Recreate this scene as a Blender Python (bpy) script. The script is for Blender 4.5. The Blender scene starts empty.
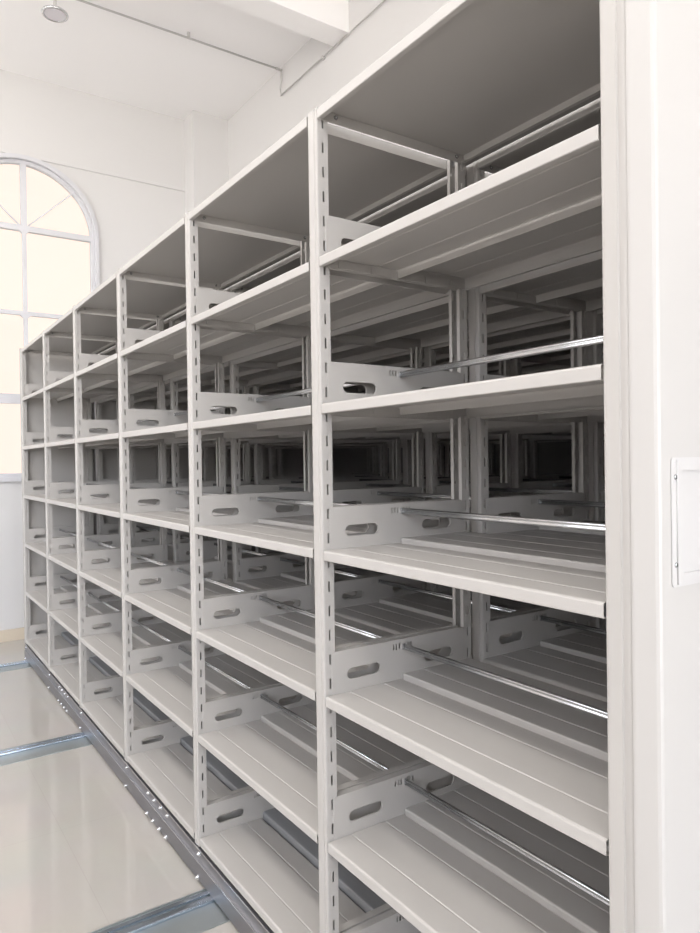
import bpy, bmesh, math
from mathutils import Vector, Matrix

C = bpy.context.scene.collection
PI = math.pi

# ------------------------------------------------------------------ materials
def mat(name, col, rough=0.5, metal=0.0, spec=0.5, var=0.0, var_scale=6.0, bump=0.0, bump_scale=300.0):
    m = bpy.data.materials.new(name); m.use_nodes = True
    nt = m.node_tree; b = nt.nodes['Principled BSDF']
    b.inputs['Base Color'].default_value = (*col, 1)
    b.inputs['Roughness'].default_value = rough
    b.inputs['Metallic'].default_value = metal
    b.inputs['Specular IOR Level'].default_value = spec
    tc = nt.nodes.new('ShaderNodeTexCoord')
    if var > 0:
        n = nt.nodes.new('ShaderNodeTexNoise'); n.inputs['Scale'].default_value = var_scale; n.inputs['Detail'].default_value = 4
        nt.links.new(tc.outputs['Object'], n.inputs['Vector'])
        r = nt.nodes.new('ShaderNodeMapRange')
        r.inputs['To Min'].default_value = rough - var; r.inputs['To Max'].default_value = rough + var
        nt.links.new(n.outputs['Fac'], r.inputs['Value']); nt.links.new(r.outputs['Result'], b.inputs['Roughness'])
        mx = nt.nodes.new('ShaderNodeMix'); mx.data_type = 'RGBA'
        mx.inputs[6].default_value = (*[c * (1 - var * .35) for c in col], 1)
        mx.inputs[7].default_value = (*[min(1, c * (1 + var * .35)) for c in col], 1)
        nt.links.new(n.outputs['Fac'], mx.inputs[0]); nt.links.new(mx.outputs[2], b.inputs['Base Color'])
    if bump > 0:
        n2 = nt.nodes.new('ShaderNodeTexNoise'); n2.inputs['Scale'].default_value = bump_scale
        nt.links.new(tc.outputs['Object'], n2.inputs['Vector'])
        bp = nt.nodes.new('ShaderNodeBump'); bp.inputs['Strength'].default_value = bump; bp.inputs['Distance'].default_value = 0.001
        nt.links.new(n2.outputs['Fac'], bp.inputs['Height']); nt.links.new(bp.outputs['Normal'], b.inputs['Normal'])
    return m

PAINT = mat('off_white_powder_coat', (.475, .456, .436), .40, 0, .5, .05, 3, .05, 500)
PANEL = mat('panel_powder_coat', (.53, .515, .50), .42, 0, .5, .03, 2)
GREY = mat('darker_grey_rear_panel', (.30, .305, .315), .45, .1, .5, .05, 8)  # darker grey for the rear panel of the bottom shelf
CHROME = mat('bright_chrome', (.62, .63, .64), .24, 1)
GALV = mat('rolled_steel', (.22, .22, .24), .36, .8, .5, .03, 12)
BOLT = mat('zinc_bolt', (.85, .86, .88), .25, 1)
RAILM = mat('galvanised_rail', (.46, .50, .51), .38, .8, .5, .16, 60)
RAILB = mat('polished_rail_bar', (.62, .70, .80), .22, 1, .5, .05, 20)
WALL = mat('white_wall_paint', (.66, .652, .65), .75, 0, .3, .02, 2)
CEIL = mat('white_ceiling_paint', (.89, .88, .88), .85, 0, .2, .02, 2)
FRAME = mat('white_window_frame', (.62, .62, .65), .35, 0, .5)
SKIRT = mat('beige_skirting_tile', (.66, .58, .47), .2, 0, .5, .04, 4)
PLASTIC = mat('clear_white_plastic', (.58, .57, .565), .3, 0, .5)
PIPE = mat('grey_pipe', (.55, .54, .53), .4, 0, .5)
RUBBER = mat('rubber_seal', (.34, .33, .32), .6)
LENS = mat('grey_lens', (.62, .60, .64), .3, 0, .5)

def floor_mat():
    m = bpy.data.materials.new('polished_cream_floor_tile'); m.use_nodes = True
    nt = m.node_tree; b = nt.nodes['Principled BSDF']; L = nt.links
    tc = nt.nodes.new('ShaderNodeTexCoord')
    mp = nt.nodes.new('ShaderNodeMapping'); mp.inputs['Location'].default_value = (.12, .34, 0)
    L.new(tc.outputs['Object'], mp.inputs['Vector'])
    br = nt.nodes.new('ShaderNodeTexBrick'); br.offset = 0
    br.inputs['Scale'].default_value = 1; br.inputs['Brick Width'].default_value = .8; br.inputs['Row Height'].default_value = .8
    br.inputs['Mortar Size'].default_value = .0012; br.inputs['Mortar Smooth'].default_value = .3
    br.inputs['Color1'].default_value = (.475, .452, .420, 1); br.inputs['Color2'].default_value = (.485, .462, .43, 1)
    br.inputs['Mortar'].default_value = (.44, .415, .385, 1)
    L.new(mp.outputs['Vector'], br.inputs['Vector'])
    n = nt.nodes.new('ShaderNodeTexNoise'); n.inputs['Scale'].default_value = 3; n.inputs['Detail'].default_value = 6
    L.new(tc.outputs['Object'], n.inputs['Vector'])
    mx = nt.nodes.new('ShaderNodeMix'); mx.data_type = 'RGBA'; mx.blend_type = 'MULTIPLY'; mx.inputs[0].default_value = .10
    L.new(br.outputs['Color'], mx.inputs[6]); L.new(n.outputs['Color'], mx.inputs[7])
    L.new(mx.outputs[2], b.inputs['Base Color'])
    b.inputs['Roughness'].default_value = .05; b.inputs['IOR'].default_value = 1.52
    b.inputs['Specular IOR Level'].default_value = .6
    return m
ALCOVE_DARK = mat('alcove_dark_grey', (.20, .195, .19), .9, 0, .2, .1, 5)  # dark tone put on the unseen alcove to keep the interior shaded
FLOOR = floor_mat()

def glass_mat():
    m = bpy.data.materials.new('window_glass'); m.use_nodes = True
    nt = m.node_tree; nt.nodes.clear()
    o = nt.nodes.new('ShaderNodeOutputMaterial'); t = nt.nodes.new('ShaderNodeBsdfTransparent')
    t.inputs['Color'].default_value = (1, .985, .96, 1)
    g = nt.nodes.new('ShaderNodeBsdfGlossy'); g.inputs['Roughness'].default_value = .02
    fr = nt.nodes.new('ShaderNodeFresnel'); fr.inputs['IOR'].default_value = 1.45
    mx = nt.nodes.new('ShaderNodeMixShader')
    nt.links.new(fr.outputs[0], mx.inputs[0]); nt.links.new(t.outputs[0], mx.inputs[1]); nt.links.new(g.outputs[0], mx.inputs[2])
    nt.links.new(mx.outputs[0], o.inputs['Surface'])
    return m
GLASS = glass_mat()

# ------------------------------------------------------------------ mesh helpers
def box(bm, x0, x1, y0, y1, z0, z1, mi=0, bev=0):
    vs = [bm.verts.new((x, y, z)) for x in (x0, x1) for y in (y0, y1) for z in (z0, z1)]
    fs = []
    for idx in ((0, 1, 3, 2), (4, 6, 7, 5), (0, 4, 5, 1), (2, 3, 7, 6), (0, 2, 6, 4), (1, 5, 7, 3)):
        f = bm.faces.new([vs[i] for i in idx]); f.material_index = mi; fs.append(f)
    if bev:
        es = {e for f in fs for e in f.edges}
        bmesh.ops.bevel(bm, geom=list(es), offset=bev, segments=2, affect='EDGES', profile=.6)

def tube(bm, p0, p1, r, n=12, r2=None, cap=True):
    p0, p1 = Vector(p0), Vector(p1); d = (p1 - p0).normalized()
    a = d.orthogonal().normalized(); b = d.cross(a); r2 = r if r2 is None else r2
    A = []; B = []
    for i in range(n):
        t = 2 * PI * i / n; o = a * math.cos(t) + b * math.sin(t)
        A.append(bm.verts.new(p0 + o * r)); B.append(bm.verts.new(p1 + o * r2))
    for i in range(n):
        f = bm.faces.new((A[i], A[(i + 1) % n], B[(i + 1) % n], B[i])); f.smooth = True
    if cap:
        bm.faces.new(A[::-1]); bm.faces.new(B)

def prism(bm, poly, x0, x1, axis='x', smooth=False):
    """extrude a closed 2-D polygon: axis x -> (y,z) polygon; z -> (x,y) polygon"""
    def P(u, v, w): return (w, u, v) if axis == 'x' else (u, v, w) if axis == 'z' else (u, w, v)
    A = [bm.verts.new(P(u, v, x0)) for u, v in poly]; B = [bm.verts.new(P(u, v, x1)) for u, v in poly]
    n = len(poly)
    for i in range(n):
        f = bm.faces.new((A[i], A[(i + 1) % n], B[(i + 1) % n], B[i])); f.smooth = smooth
    bm.faces.new(A[::-1]); bm.faces.new(B)

def sheet(bm, path, x0, x1, t=.0012, axis='x', mi=0):
    """bent sheet metal: a polyline with thickness, swept along an axis (quad caps, so it may be concave)"""
    n = len(path); off = []
    for i in range(n):
        a = Vector(path[max(i - 1, 0)]); b = Vector(path[min(i + 1, n - 1)])
        if 0 < i < n - 1:
            d1 = (Vector(path[i]) - a).normalized(); d2 = (b - Vector(path[i])).normalized()
            n1 = Vector((d1.y, -d1.x)); n2 = Vector((d2.y, -d2.x)); nn = (n1 + n2)
            nn = nn / max(nn.length_squared / 2, .3)
        else:
            d = (b - a).normalized(); nn = Vector((d.y, -d.x))
        off.append(Vector(path[i]) + nn * t)
    def P(u, v, w): return (w, u, v) if axis == 'x' else (u, v, w)
    A = [bm.verts.new(P(*p, x0)) for p in path]; B = [bm.verts.new(P(*p, x1)) for p in path]
    a = [bm.verts.new(P(*p, x0)) for p in off]; b = [bm.verts.new(P(*p, x1)) for p in off]
    for i in range(n - 1):
        for q in ((A[i], A[i + 1], B[i + 1], B[i]), (a[i], b[i], b[i + 1], a[i + 1]),
                  (A[i], a[i], a[i + 1], A[i + 1]), (B[i], B[i + 1], b[i + 1], b[i])):
            f = bm.faces.new(q); f.material_index = mi
    for i in (0, n - 1):
        f = bm.faces.new((A[i], B[i], b[i], a[i])); f.material_index = mi

def stadium(cx, cy, w, h, seg=5):
    """rounded slot outline, long side w (u), height h (v)"""
    pts = []
    if w >= h:
        r = h / 2
        for s, a0 in ((1, -PI / 2), (-1, PI / 2)):
            for i in range(seg + 1):
                t = a0 + PI * i / seg
                pts.append((cx + s * (w / 2 - r) + r * math.cos(t), cy + r * math.sin(t)))
    else:
        r = w / 2
        for s, a0 in ((1, 0), (-1, PI)):
            for i in range(seg + 1):
                t = a0 + PI * i / seg
                pts.append((cx + r * math.cos(t), cy + s * (h / 2 - r) + r * math.sin(t)))
    return pts

def plate(bm, outer, holes, t, M):
    """flat plate with holes (2-D outline filled by a curve), thickness t, placed by matrix M"""
    cu = bpy.data.curves.new('tmp', 'CURVE'); cu.dimensions = '2D'; cu.fill_mode = 'BOTH'; cu.extrude = t / 2
    for lp in [outer] + holes:
        s = cu.splines.new('POLY'); s.points.add(len(lp) - 1); s.use_cyclic_u = True
        for i, (u, v) in enumerate(lp): s.points[i].co = (u, v, 0, 1)
    ob = bpy.data.objects.new('tmp', cu); C.objects.link(ob)
    dg = bpy.context.evaluated_depsgraph_get()
    me = bpy.data.meshes.new_from_object(ob.evaluated_get(dg))
    me.transform(M)
    bm.from_mesh(me)
    bpy.data.objects.remove(ob); bpy.data.curves.remove(cu); bpy.data.meshes.remove(me)

YZ = Matrix(((0, 0, 1, 0), (1, 0, 0, 0), (0, 1, 0, 0), (0, 0, 0, 1)))   # (u,v,w) -> x=w, y=u, z=v

def mesh(name, bm, *mats):
    bmesh.ops.remove_doubles(bm, verts=bm.verts, dist=1e-6)
    bmesh.ops.recalc_face_normals(bm, faces=bm.faces)
    me = bpy.data.meshes.new(name); bm.to_mesh(me); bm.free()
    for m in mats: me.materials.append(m)
    return me

def put(name, me, loc=(0, 0, 0), parent=None, rz=0):
    o = bpy.data.objects.new(name, me); C.objects.link(o); o.location = loc; o.rotation_euler.z = rz
    if parent: o.parent = parent
    return o

def tag(o, label, cat, group=None):
    o['label'] = label; o['category'] = cat
    if group: o['group'] = group
    return o

def struct(name, bm, *mats):
    o = put(name, mesh(name, bm, *mats)); o['kind'] = 'structure'; return o

# ------------------------------------------------------------------ dimensions (metres; z = 0 at the top of the shelving)
S = .3884                    # spacing of the shelf levels
D = .525                     # depth of one unit
CY = D / 2
FZ = -2.5                    # floor
PITCH = .585                 # unit to unit
NB = 6                       # bays
ZB = -6 * S - .036           # underside of the bottom shelf / top of base
N_UNITS = 6

# ------------------------------------------------------------------ parts of a shelving unit (local: y measured from unit centre)
def slotted(bm, xa, xb, y0, y1, z0, z1, cells, yc, w, h):
    """flange between x=xa and xb with a row of upright slots at the heights in cells (top to bottom)"""
    cuts = [z1] + [(cells[i] + cells[i + 1]) / 2 for i in range(len(cells) - 1)] + [z0]
    for c, zt, zb in zip(cells, cuts, cuts[1:]):
        b = h / 2 - w / 2; y_, Y = yc - w / 2, yc + w / 2
        hole = [(y_, c - b), (y_, c + b), (yc, c + h / 2), (Y, c + b), (Y, c - b), (yc, c - h / 2)]
        polys = [[(y0, zb), (y_, c - b), (y_, c + b), (y0, zt)], [(y0, zt), (y_, c + b), (yc, c + h / 2), (yc, zt)],
                 [(yc, zt), (yc, c + h / 2), (Y, c + b), (y1, zt)], [(y1, zt), (Y, c + b), (Y, c - b), (y1, zb)],
                 [(y1, zb), (Y, c - b), (yc, c - h / 2), (yc, zb)], [(yc, zb), (yc, c - h / 2), (y_, c - b), (y0, zb)]]
        for x in (xa, xb):
            for p in polys: bm.faces.new([bm.verts.new((x, u, v)) for u, v in p])
        for i in range(6):
            p, q = hole[i], hole[(i + 1) % 6]
            bm.faces.new([bm.verts.new(v) for v in ((xa, *p), (xa, *q), (xb, *q), (xb, *p))])
    for y in (y0, y1):
        bm.faces.new([bm.verts.new(v) for v in ((xa, y, z0), (xb, y, z0), (xb, y, z1), (xa, y, z1))])

def post_mesh(ret=.0135):
    """C-shaped slotted upright; web towards -y, x 0..0.045 ; z from base to top"""
    bm = bmesh.new(); z0, z1 = ZB + .002, .004
    t = .0016
    web = [(0, .006), (.0015, .0015), (.006, 0), (.030, 0), (.032, .003), (.038, .003), (.040, 0), (.044, 0), (.0472, .001), (.048, .004)]
    # folded outline of the web, swept upwards
    sheet(bm, web, z0, z1, -t, axis='z')
    cells = []
    z = -.034
    while z > ZB + .05:
        cells.append(z); z -= S / 6
    for xa, xb in ((0, t), (.048 - t, .048)):
        slotted(bm, xa, xb, .004, .034, z0, z1, cells, .0180, .0052, .030)
    box(bm, t, t + ret, .0325, .034, z0, z1)
    box(bm, .048 - t - ret, .048 - t, .0325, .034, z0, z1)
    box(bm, .001, .047, .001, .033, z1 - .0005, z1 + .0012)      # cap
    return mesh('post', bm, PAINT)

def groove(y, z, w=.0034, d=.0016):
    return [(y - w, z), (y - w * .35, z - d), (y + w * .35, z - d), (y + w, z)]

def shelf_mesh(L=.845, rise=.014, gap=.005, grey_rear=False):
    """one shelf of a bay: front panel and slightly higher rear panel, x 0..L, y from the unit centre, z = 0 top"""
    bm = bmesh.new(); h = .027
    y = lambda v: v - CY
    front = [(y(.012), -h), (y(.0015), -h), (y(0), -h + .0015), (y(0), -.005), (y(.0012), -.0018), (y(.005), 0)]
    front += groove(y(.075), 0) + groove(y(.190), 0) + [(y(.2545), 0), (y(.2575), -.0015), (y(.2575), -.005)]
    e = .258 + gap
    rear = [(y(e), -.024), (y(e), rise - .004), (y(e + .0012), rise - .001), (y(e + .004), rise)]
    rear += groove(y(.335), rise) + groove(y(.450), rise)
    rear += [(y(D - .005), rise), (y(D - .0012), rise - .0018), (y(D), rise - .005), (y(D), -h + .0015), (y(D - .0015), -h), (y(D - .012), -h)]
    sheet(bm, front, 0, L, .0012); sheet(bm, rear, 0, L, .0012, mi=1 if grey_rear else 0)
    for x in (0.0004, L - .0016):                                  # folded side flanges
        for a, b in ((.060, .165), (.170, .240), (.272, .36), (.366, .46)):
            box(bm, x, x + .0012, y(a), y(b), -.024, -.0015)
        box(bm, x, x + .0012, y(.012), y(.058), -.018, -.0015)
        box(bm, x, x + .0012, y(.464), y(D - .012), -.018, -.0015)
    return mesh('shelf', bm, PAINT, GREY)

def bracket_mesh():
    """shelf end bracket plate with hand slots and rod slits; x = 0 is the plate, folds go to -x"""
    bm = bmesh.new(); y = lambda v: v - CY
    zt, zb = .113, -.029
    outer = [(y(.036), zb), (y(.022), zb + .008), (y(.022), -.012), (y(.0245), -.006), (y(.0225), .004), (y(.0225), zt - .006), (y(.028), zt),
             (y(D - .028), zt), (y(D - .0225), zt - .006), (y(D - .0225), .004), (y(D - .0245), -.006), (y(D - .022), -.012), (y(D - .022), zb + .008), (y(D - .036), zb)]
    holes = [stadium(y(.127), .047, .112, .030, 8), stadium(y(D - .127), .047, .112, .030, 8)]
    for i in range(-3, 4):
        if i: holes.append(stadium(i * .0105, .094, .0044, .018, 3))
    plate(bm, outer, holes, .0014, Matrix.Translation((.0007, 0, 0)) @ YZ)
    box(bm, -.021, 0, y(.038), y(D - .038), zt - .0014, zt)        # top fold
    box(bm, -.0190, -.0180, -.046, .046, .080, .108)               # pocket added behind the slits to keep them dark
    box(bm, -.0180, 0, -.046, .046, .080, .081)
    box(bm, -.021, -.0198, y(.038), y(D - .038), zt - .008, zt - .0014)
    for v in (.127, D - .127):                                     # flanged rim of the hand slots
        o = stadium(y(v), .047, .112, .030, 8); n = len(o)
        A = [bm.verts.new((0, a, b)) for a, b in o]; B = [bm.verts.new((-.003, a, b)) for a, b in o]
        for i in range(n): bm.faces.new((A[i], A[(i + 1) % n], B[(i + 1) % n], B[i]))
    return mesh('bracket', bm, PAINT)

def rod_mesh(L=.848):
    """chromed double divider bar with a flat hook plate at each end, x 0..L"""
    bm = bmesh.new()
    pr = []
    for cz, a0 in ((.0042, -PI * .28), (-.0042, PI * .72)):
        for i in range(9):
            t = a0 + PI * 1.56 * i / 8
            pr.append((.0046 * math.cos(t), cz + .0046 * math.sin(t)))
    prism(bm, pr, .006, L - .006, 'x', smooth=True)
    for x in (0, L - .006): box(bm, x, x + .006, -.0045, .0045, -.0085, .0085)
    return mesh('divider_rod', bm, CHROME)

def top_mesh(L=.845):
    bm = bmesh.new(); h = .027; y = lambda v: v - CY
    p = [(y(.014), -h), (y(.0015), -h), (y(0), -h + .0015), (y(0), -.002), (y(.002), 0), (y(D - .002), 0), (y(D), -.002), (y(D), -h + .0015), (y(D - .0015), -h), (y(D - .014), -h)]
    sheet(bm, p, 0, L, .0012)
    for x in (.0004, L - .0016): box(bm, x, x + .0012, y(.002), y(D - .002), -h - .002, -.0015)
    return mesh('top_panel', bm, PAINT)

def screw_mesh():
    bm = bmesh.new()
    tube(bm, (0, 0, 0), (.003, 0, 0), .0062, 14, .005); tube(bm, (.003, 0, 0), (.0042, 0, 0), .005, 14, .0028)
    return mesh('screw', bm, CHROME)

def bolt_mesh():
    bm = bmesh.new()
    tube(bm, (0, 0, 0), (0, -.0015, 0), .0095, 16); tube(bm, (0, -.0015, 0), (0, -.007, 0), .0072, 6, .0068); tube(bm, (0, -.007, 0), (0, -.011, 0), .0035, 8, .003)
    return mesh('bolt', bm, BOLT)

X_L, X_R = -5.4595, -.003
def base_mesh():
    """rolled steel undercarriage; y from unit centre"""
    bm = bmesh.new(); y = lambda v: v - CY
    x0, x1 = X_L - .012, X_R + .046
    zt, zb = ZB - .0015, FZ + .012
    prof = [(.040, zt - .004), (.040, zt), (-.004, zt), (-.005, zt - .001), (-.005, zt - .005), (.003, zt - .007), (.003, zt - .050), (-.0045, zt - .052), (-.005, zt - .054), (-.005, zb + .003), (-.003, zb), (.030, zb), (.030, zb + .003)]
    for s in (0, 1):
        p = [(y(a) if not s else -y(a), b) for a, b in prof]
        if s: p = p[::-1]
        sheet(bm, p, x0, x1, -.0035)
    for s_ in (-1, 1):                                               # edge glint put in as brighter steel strips on both channels
        for za, yo, yi in ((zt - .0010, .0062, .004), (zt - .0520, .0058, -.003)):
            a, b = sorted((s_ * (CY + yo), s_ * (CY + yi))); box(bm, x0, x1, a, b, za, za + .0022, mi=1)
    for xe in (x0, x1 - .004): box(bm, xe, xe + .004, y(.0), y(D), zb + .01, zt - .004)
    # cross members under the bays, above each floor rail
    for xc in (-5.31, -3.48, -1.655, -.4):
        box(bm, xc - .05, xc + .05, y(.035), y(D - .035), zt - .09, zt - .075)
    # wheels running on the rails are inside the channel
    for xc in (-5.31, -3.48, -1.655):
        for yy in (.10, D - .10):
            tube(bm, (xc - .012, y(yy), FZ + .066), (xc + .012, y(yy), FZ + .066), .042, 24)
    box(bm, x0 + .02, x1 - .02, y(.22), y(.30), zt - .075, zt - .045)
    return mesh('base', bm, GALV, BOLT)

def end_panel_mesh(th, near=True):
    bm = bmesh.new(); y = lambda v: v - CY
    box(bm, 0, th, y(-.004), y(D + .004), FZ + .03 if near else ZB + .002, .014, bev=.007 if near else .001)
    return mesh('end_panel', bm, PANEL if near else PAINT)

POST, POST_R, BRK, SCREW, BOLTM, BASE = post_mesh(.0212), post_mesh(.0115), bracket_mesh(), screw_mesh(), bolt_mesh(), base_mesh()
KIT = {}
for first, d in ((True, .0085), (False, 0)):
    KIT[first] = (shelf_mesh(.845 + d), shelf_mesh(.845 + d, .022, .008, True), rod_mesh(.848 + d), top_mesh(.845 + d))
ENDP, ENDL = end_panel_mesh(.050, True), end_panel_mesh(.012, False)

def post_x(k): return -.0515 if k == 0 else -.9 * k - .0595          # left side of upright k

def make_unit():
    root = bpy.data.objects.new('mobile_shelving_unit', None); C.objects.link(root)
    X0 = -2.73
    root.location = (X0, CY, FZ)
    def P(x, y, z): return (x - X0, y, z - FZ)                       # y relative to unit centre
    put('base', BASE, P(0, 0, 0), root)
    o = put('end_panel', ENDP, P(-.0030, 0, 0), root); ep = o
    put('end_panel', ENDL, P(X_L - .0122, 0, 0), root)
    # card holder on the near end panel
    bm = bmesh.new()
    y0, y1, z0, z1 = .027, .235, -1.130, -.931
    outer = []
    r = .006
    for cxx, czz, a0 in ((y1 - r, z1 - r, 0), (y0 + r, z1 - r, PI / 2), (y0 + r, z0 + r, PI), (y1 - r, z0 + r, 1.5 * PI)):
        for i in range(5):
            t = a0 + PI / 2 * i / 4; outer.append((cxx + r * math.cos(t), czz + r * math.sin(t)))
    def rect(a, b, c, d): return [(a, c), (b, c), (b, d), (a, d)]
    plate(bm, outer, [rect(y0 + .024, y1 - .024, z0 + .018, z1 - .018)], .0016, Matrix.Translation((.0012, -CY, 0)) @ YZ)
    plate(bm, rect(y0 + .012, y1 - .012, z0 + .004, z1 - .004), [rect(y0 + .026, y1 - .026, z0 + .020, z1 - .020)], .003, Matrix.Translation((.0033, -CY, 0)) @ YZ)
    box(bm, .0004, .0012, y0 + .02 - CY, y1 - .02 - CY, z0 + .014, z1 - .014)
    h = put('card_holder', mesh('card_holder', bm, PLASTIC), (.0502, 0, 0), ep)
    h['label'] = 'white plastic card holder'
    bm = bmesh.new()
    tube(bm, (.0022, 0, 0), (.0042, 0, 0), .0045, 14, .003)
    rv = mesh('rivet', bm, CHROME)
    for yy in (y0 + .010, y1 - .010):
        for zz in (z1 - .030, z0 + .034): put('rivet', rv, (.0502, yy - CY, zz), ep)
    bm = bmesh.new()
    box(bm, X_L - .008, .040, CY + .0012, CY + PITCH - D - .009, -.0068, -.0025)
    box(bm, X_L - .008, .040, CY + .0012, CY + .003, -.020, -.0075)
    box(bm, X_L - .008, X_L - .004, CY + .0045, CY + PITCH - D - .009, ZB, -.0025)  # upright strip added to stop light through the gap at this end
    s_ = put('seal_strip', mesh('seal_strip', bm, RUBBER), P(0, 0, 0), root); s_['label'] = 'grey rubber seal strip'
    for k in range(NB + 1):
        put('post', POST, P(post_x(k), -CY, 0), root)
        put('post', POST_R, P(post_x(k) + .048, CY + .013, 0), root, PI)
    for b in range(NB):
        xl = post_x(b + 1) + .048                                    # right face of the left upright
        xr = post_x(b)
        SHELF, SHELF_B, ROD, TOP = KIT[b == 0]
        t = put('top_panel', TOP, P(xl + .0035, 0, 0), root)
        for yy in (-CY + .057, CY - .030):
            put('screw', SCREW, (.0018, yy, -.012), t)
        for lv in range(1, 7):
            z = -lv * S
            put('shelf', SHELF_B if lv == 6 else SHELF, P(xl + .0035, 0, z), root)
            put('bracket', BRK, P(xl + .0004, 0, z), root)
            put('bracket', BRK, P(xr - .0004 + (.0 if b else 0), 0, z), root, PI)
            put('divider_rod', ROD, P(xl + .0018, .0035, z + .091), root)
    for k in range(NB + 1):
        x = post_x(k) + .044
        for dz in (.024, .110): put('bolt', BOLTM, P(min(x, -.02), -CY - (-.003 if dz < .05 else .005), ZB - dz), root)
    for xc in (-2.28, -4.08, -.48):
        for i in range(4):
            for dz in (.024, .112): put('bolt', BOLTM, P(xc + (i - 1.5) * .081, -CY - (-.003 if dz < .05 else .005), ZB - dz), root)
    return root

def copy_tree(o, parent=None):
    c = o.copy(); C.objects.link(c)
    if parent: c.parent = parent
    for ch in list(o.children):
        if not ch.name.startswith('bolt'): copy_tree(ch, c)          # the hidden bases show no bolts
    return c

unit0 = make_unit()
LABELS = ['off-white mobile shelving unit in front, its bare shelves opening onto the aisle',
          'off-white shelving unit second from the aisle, seen through the front unit',
          'third shelving unit from the aisle, in the shade behind the second unit',
          'fourth shelving unit from the aisle, dim between the open shelves',
          'fifth shelving unit from the aisle, nearly lost in the dark',
          'hindmost shelving unit, in the darkest part of the packed stack']
units = [unit0]
for j in range(1, N_UNITS):
    u = copy_tree(unit0); u.location.y = CY + PITCH * j; units.append(u)
for u, l in zip(units, LABELS): tag(u, l, 'shelving unit', 'packed mobile shelving units')

# ------------------------------------------------------------------ room
XW = -6.2; CZ = 2.60; YR = 2.08; YD = 4.2; XE = 6.0; YF = -4.2
bm = bmesh.new(); box(bm, XW - .2, XE, YF, YD + .1, FZ - .12, FZ); struct('floor', bm, FLOOR)
bm = bmesh.new(); box(bm, XW - .2, XE, YF, YR + .15, CZ, CZ + .15); struct('ceiling', bm, CEIL)
bm = bmesh.new(); box(bm, XW, XE, YR, YR + .15, .05, CZ); struct('wall_back', bm, WALL)
bm = bmesh.new(); box(bm, XW, XE, YR + .15, YD, .05, .17); struct('ceiling_alcove', bm, ALCOVE_DARK)  # alcove invented for the deep, dark stack; ceiling kept low against light
bm = bmesh.new(); box(bm, XW, XE, YD, YD + .1, FZ, .42); struct('wall_alcove', bm, ALCOVE_DARK)
bm = bmesh.new(); box(bm, .07, .19, YR, YD, FZ, .05); struct('wall_alcove_side', bm, ALCOVE_DARK)  # unseen, set close beside the units to keep light out
bm = bmesh.new(); box(bm, -3.96, -3.75, YF, YR, 2.355, CZ); struct('ceiling_beam', bm, CEIL)
bm = bmesh.new()                                                    # unseen aisle-side wall; tall window openings added to light the shelf fronts
XZ = Matrix(((1, 0, 0, 0), (0, 0, 1, 0), (0, 1, 0, 0), (0, 0, 0, 1)))
op = [[(c - .9, -1.05), (c + .9, -1.05), (c + .9, 2.1), (c - .9, 2.1)] for c in (-4.8, -2.2, .4, 3.0)]
plate(bm, [(XW, FZ), (XE, FZ), (XE, CZ), (XW, CZ)], op, .15, Matrix.Translation((0, YF - .075, 0)) @ XZ)
struct('wall_front', bm, WALL)
# window wall with an arched opening
WC, WR, WS, WBOT = .175, .634, 1.225, -1.055     # centre y, outer radius, springing height, bottom
def arch(r, zb, n=36):
    p = [(WC - r, zb), (WC + r, zb)]
    p += [(WC + r * math.cos(PI * i / n), WS + r * math.sin(PI * i / n)) for i in range(n + 1)]
    return p
bm = bmesh.new()
plate(bm, [(YF, FZ), (YD, FZ), (YD, CZ), (YF, CZ)], [arch(WR, WBOT), [(a - 2.6, b) for a, b in arch(WR, WBOT)]], .2, Matrix.Translation((XW - .1, 0, 0)) @ YZ)
struct('wall_left', bm, WALL)
bm = bmesh.new()                                                    # unseen wall behind the camera, added to cut the light; window openings
plate(bm, [(YF, FZ), (YR, FZ), (YR, CZ), (YF, CZ)], [[(c - .9, -1.3), (c + .9, -1.3), (c + .9, 2.1), (c - .9, 2.1)] for c in (-2.6, -.1)], .15, Matrix.Translation((XE + .075, 0, 0)) @ YZ)
struct('wall_right', bm, WALL)
# corner pier
bm = bmesh.new(); box(bm, XW, XW + .24, 1.70, YR, FZ, CZ); struct('column', bm, WALL)
bm = bmesh.new(); box(bm, XW, XW + .014, YF, 1.70, 1.860, 1.890, bev=.004); struct('trim_1', bm, WALL)
bm = bmesh.new(); box(bm, XW, XW + .012, YF, 1.70, FZ, FZ + .105, bev=.002); struct('baseboard_left', bm, SKIRT)
bm = bmesh.new(); box(bm, XW, XW + .252, 1.688, YR - .001, FZ, FZ + .105); struct('baseboard_column', bm, SKIRT)

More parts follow.
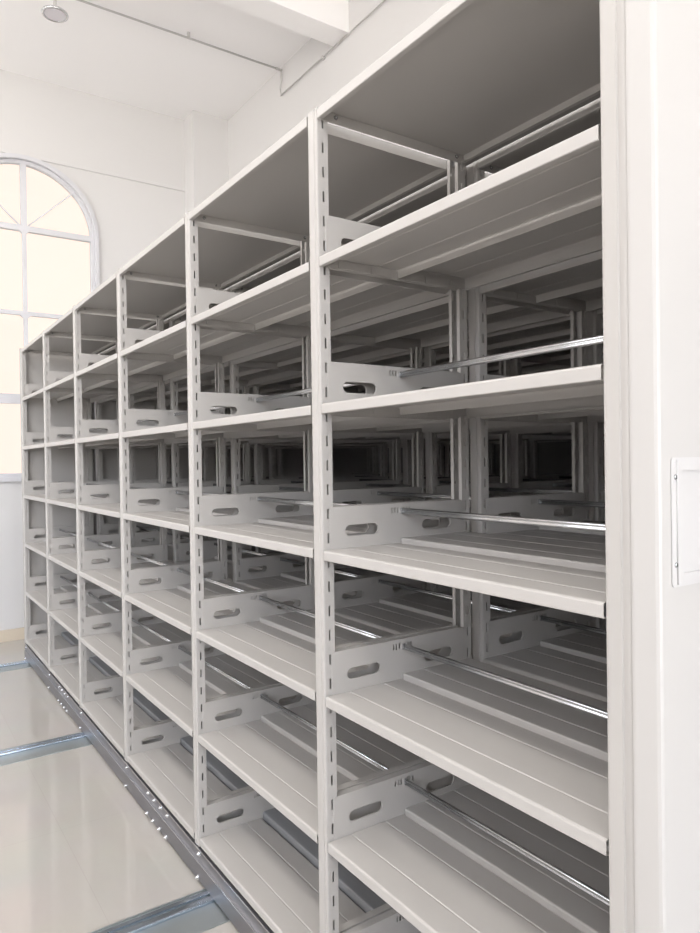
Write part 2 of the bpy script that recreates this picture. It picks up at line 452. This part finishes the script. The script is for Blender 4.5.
def window(n, dy):
    T = Matrix.Translation((0, dy, 0))
    bm = bmesh.new()
    R1, R2 = WR, WR - .052
    plate(bm, arch(R1 + .012, WBOT - .018), [arch(R1 - .022, WBOT + .022)], .05, T @ Matrix.Translation((XW + .003, 0, 0)) @ YZ)
    plate(bm, arch(R1, WBOT), [arch(R2, WBOT + .055)], .05, T @ Matrix.Translation((XW - .045, 0, 0)) @ YZ)
    def bar(y0, z0, y1, z1, w, d=.045):
        v = Vector((0, y1 - y0, z1 - z0)); l = v.length; v.normalize(); s = Vector((0, -v.z, v.y)) * w / 2
        pts = [Vector((0, y0, z0)) - s, Vector((0, y1, z1)) - s, Vector((0, y1, z1)) + s, Vector((0, y0, z0)) + s]
        A = [bm.verts.new((XW - .068, p.y + dy, p.z)) for p in pts]; B = [bm.verts.new((XW - .068 + d, p.y + dy, p.z)) for p in pts]
        for i in range(4): bm.faces.new((A[i], A[(i + 1) % 4], B[(i + 1) % 4], B[i]))
        bm.faces.new(A[::-1]); bm.faces.new(B)
    bar(WC, WS, WC, WS + R2, .050); bar(WC, WBOT + .05, WC, WS, .034)
    bar(WC - R2, WS, WC + R2, WS, .05, .05)
    bar(WC - R2, .455, WC + R2, .455, .036, .04)
    bar(WC - R2, -.327, WC + R2, -.327, .088, .05)
    for s in (-1, 1): bar(WC, WS, WC + s * R2 * .73, WS + R2 * .70, .010, .02)
    for zc in (WS, .455):                                            # small corner brackets at the crossings
        for s in (-1, 1):
            v = [bm.verts.new((XW - .02, WC + dy, zc - .02)), bm.verts.new((XW - .02, WC + dy + s * .045, zc - .02)), bm.verts.new((XW - .02, WC + dy, zc - .06))]
            w = [bm.verts.new((XW - .06, a.co.y, a.co.z)) for a in v]
            bm.faces.new(v); bm.faces.new(w[::-1])
            for i in range(3): bm.faces.new((v[i], v[(i + 1) % 3], w[(i + 1) % 3], w[i]))
    f = struct('window_%d' % n, bm, FRAME)
    bm = bmesh.new()
    plate(bm, arch(R2 + .01, WBOT + .045), [], .004, T @ Matrix.Translation((XW - .058, 0, 0)) @ YZ)
    g = put('pane', mesh('pane', bm, GLASS), (0, 0, 0), f); g['kind'] = 'structure'
window(1, 0)
window(2, -2.6)

# floor rails
def rail_mesh():
    bm = bmesh.new(); y0, y1 = -3.6, 3.6
    box(bm, -.105, .105, y0, y1, 0, .004)
    # side walls of the track, guide bar and flat cover strip
    box(bm, -.105, -.098, y0, y1, .004, .008)
    m = bmesh.new()
    return bm
def make_rail(x, label):
    bm = rail_mesh()
    r = tag(put('floor_rail', mesh('floor_rail', bm, RAILM), (x, 0, FZ)), label, 'rail', 'steel tracks across the floor')
    bm = bmesh.new(); box(bm, -.080, -.060, -3.6, 3.6, .004, .014, bev=.003); put('guide_bar', mesh('guide_bar', bm, RAILB), (0, 0, 0), r)
    bm = bmesh.new(); box(bm, -.040, -.014, -3.6, 3.6, .004, .018, bev=.004); put('guide_bar', mesh('guide_bar', bm, RAILB), (0, 0, 0), r)
make_rail(-1.655, 'galvanised steel floor rail nearest the camera, at the bottom edge of the photo')
make_rail(-3.483, 'middle galvanised floor rail, running under the shelving across the cream tiles')
make_rail(-5.310, 'farthest galvanised floor rail, closest to the window wall')

# ceiling pipe and hanging disc
bm = bmesh.new()
px, py = -4.79, YR - .022
tube(bm, (px, YF, 2.555), (px, py - .03, 2.555), .0085, 10)
tube(bm, (px, py - .05, 2.555), (px, py + .008, 2.555), .012, 10)
tube(bm, (px, py, 2.56), (px, py, 2.455), .008, 10); tube(bm, (px, py, 2.46), (px - .02, py, 2.40), .007, 10)
tube(bm, (px - .02, py, 2.40), (px, py, 2.333), .006, 10)
tube(bm, (px - .006, py, 2.333), (5.6, py, 2.325), .0055, 10)
for xx in (-4.10, -1.6, .4): box(bm, xx - .014, xx + .014, py - .009, YR + .004, 2.322, 2.341)
for yy in (-2, 1.2): box(bm, px - .012, px + .012, yy - .01, yy + .01, 2.552, CZ + .002)
tag(put('conduit_pipe', mesh('conduit_pipe', bm, PIPE)), 'thin grey pipe along the ceiling, bending down and along the back wall', 'pipe')

dx, dy, dz = -4.398, .087, 2.15
t = bpy.data.objects.new('ceiling_fixture', None); C.objects.link(t); t.location = (dx, dy, CZ)
tag(t, 'small round fixture with chrome rim hanging from the ceiling on a thin rod', 'ceiling fixture')
bm = bmesh.new(); tube(bm, (0, 0, .002), (0, 0, dz - CZ + .02), .012, 12); tube(bm, (0, 0, .002), (0, 0, -.02), .03, 16); put('rod', mesh('rod', bm, PIPE), (0, 0, 0), t)
bm = bmesh.new(); tube(bm, (0, 0, dz - CZ + .025), (0, 0, dz - CZ), .06, 32, .072); put('housing', mesh('housing', bm, PIPE), (0, 0, 0), t)
bm = bmesh.new()
n, mseg, R, r = 40, 8, .078, .009
ring = [[bm.verts.new(((R + r * math.cos(2 * PI * j / mseg)) * math.cos(2 * PI * i / n), (R + r * math.cos(2 * PI * j / mseg)) * math.sin(2 * PI * i / n), dz - CZ + r * math.sin(2 * PI * j / mseg))) for j in range(mseg)] for i in range(n)]
for i in range(n):
    for j in range(mseg):
        f = bm.faces.new((ring[i][j], ring[(i + 1) % n][j], ring[(i + 1) % n][(j + 1) % mseg], ring[i][(j + 1) % mseg])); f.smooth = True
put('rim', mesh('rim', bm, CHROME), (0, 0, 0), t)
bm = bmesh.new(); tube(bm, (0, 0, dz - CZ), (0, 0, dz - CZ - .006), .071, 32, .067); put('lens', mesh('lens', bm, LENS), (0, 0, 0), t)

# ------------------------------------------------------------------ daylight
w = bpy.data.worlds.new('daylight'); bpy.context.scene.world = w; w.use_nodes = True
nt = w.node_tree; bg = nt.nodes['Background']
bg.inputs['Strength'].default_value = 1.0
tc = nt.nodes.new('ShaderNodeTexCoord'); sx = nt.nodes.new('ShaderNodeSeparateXYZ'); mr = nt.nodes.new('ShaderNodeMapRange')
mr.inputs['From Min'].default_value = -.25; mr.inputs['From Max'].default_value = .75
mx = nt.nodes.new('ShaderNodeMix'); mx.data_type = 'RGBA'
mx.inputs[6].default_value = (1.30, 1.15, 1.07, 1)
SKY = 9.0
mz = nt.nodes.new('ShaderNodeMapRange'); mz.inputs['From Min'].default_value = -.1; mz.inputs['From Max'].default_value = .15
up = nt.nodes.new('ShaderNodeMix'); up.data_type = 'RGBA'
up.inputs[6].default_value = (SKY * 1.02, SKY * .97, SKY * .90, 1); up.inputs[7].default_value = (SKY * .93, SKY * .97, SKY * 1.05, 1)
nt.links.new(sx.outputs['Z'], mz.inputs['Value']); nt.links.new(mz.outputs['Result'], up.inputs[0]); nt.links.new(up.outputs[2], mx.inputs[7])
nt.links.new(tc.outputs['Generated'], sx.inputs[0]); nt.links.new(sx.outputs['X'], mr.inputs['Value'])
nt.links.new(mr.outputs['Result'], mx.inputs[0]); nt.links.new(mx.outputs[2], bg.inputs['Color'])

for i, x in enumerate((-5.0, -3.0, -1.0, 1.0, 3.0)):  # unseen fill lights added above the aisle to brighten shelf tops and floor
    la = bpy.data.lights.new('overhead_fill', 'AREA'); la.shape = 'RECTANGLE'; la.size = 1.2; la.size_y = .5; la.energy = 40; la.color = (1, .97, .94)
    lo = bpy.data.objects.new('overhead_fill', la); C.objects.link(lo); lo.location = (x, -2.0, CZ - .03)

# ------------------------------------------------------------------ camera (solved from the photograph)
f, yaw, pitch, roll = 692.87, -.9709, -.0084, -.0141
ca, sa, cb, sb = math.cos(yaw), math.sin(yaw), math.cos(pitch), math.sin(pitch)
fwd = Vector((sa * cb, ca * cb, sb)); right = Vector((ca, -sa, 0)); up = right.cross(fwd)
r_ = right * math.cos(roll) + up * math.sin(roll); u_ = -right * math.sin(roll) + up * math.cos(roll)
cam = bpy.data.cameras.new('camera'); co = bpy.data.objects.new('camera', cam); C.objects.link(co)
cam.sensor_fit = 'VERTICAL'; cam.sensor_height = 36; cam.lens = 36 * f / 933; cam.clip_start = .05
M = Matrix.Identity(4)
for i in range(3): M[i][0], M[i][1], M[i][2] = r_[i], u_[i], -fwd[i]
M.translation = Vector((.64335, -.97249, -.92882))
co.matrix_world = M
sc = bpy.context.scene; sc.camera = co
vs = sc.view_settings; vs.view_transform = 'Standard'; vs.look = 'None'; vs.gamma = 1; vs.exposure = -.17; vs.use_curve_mapping = False
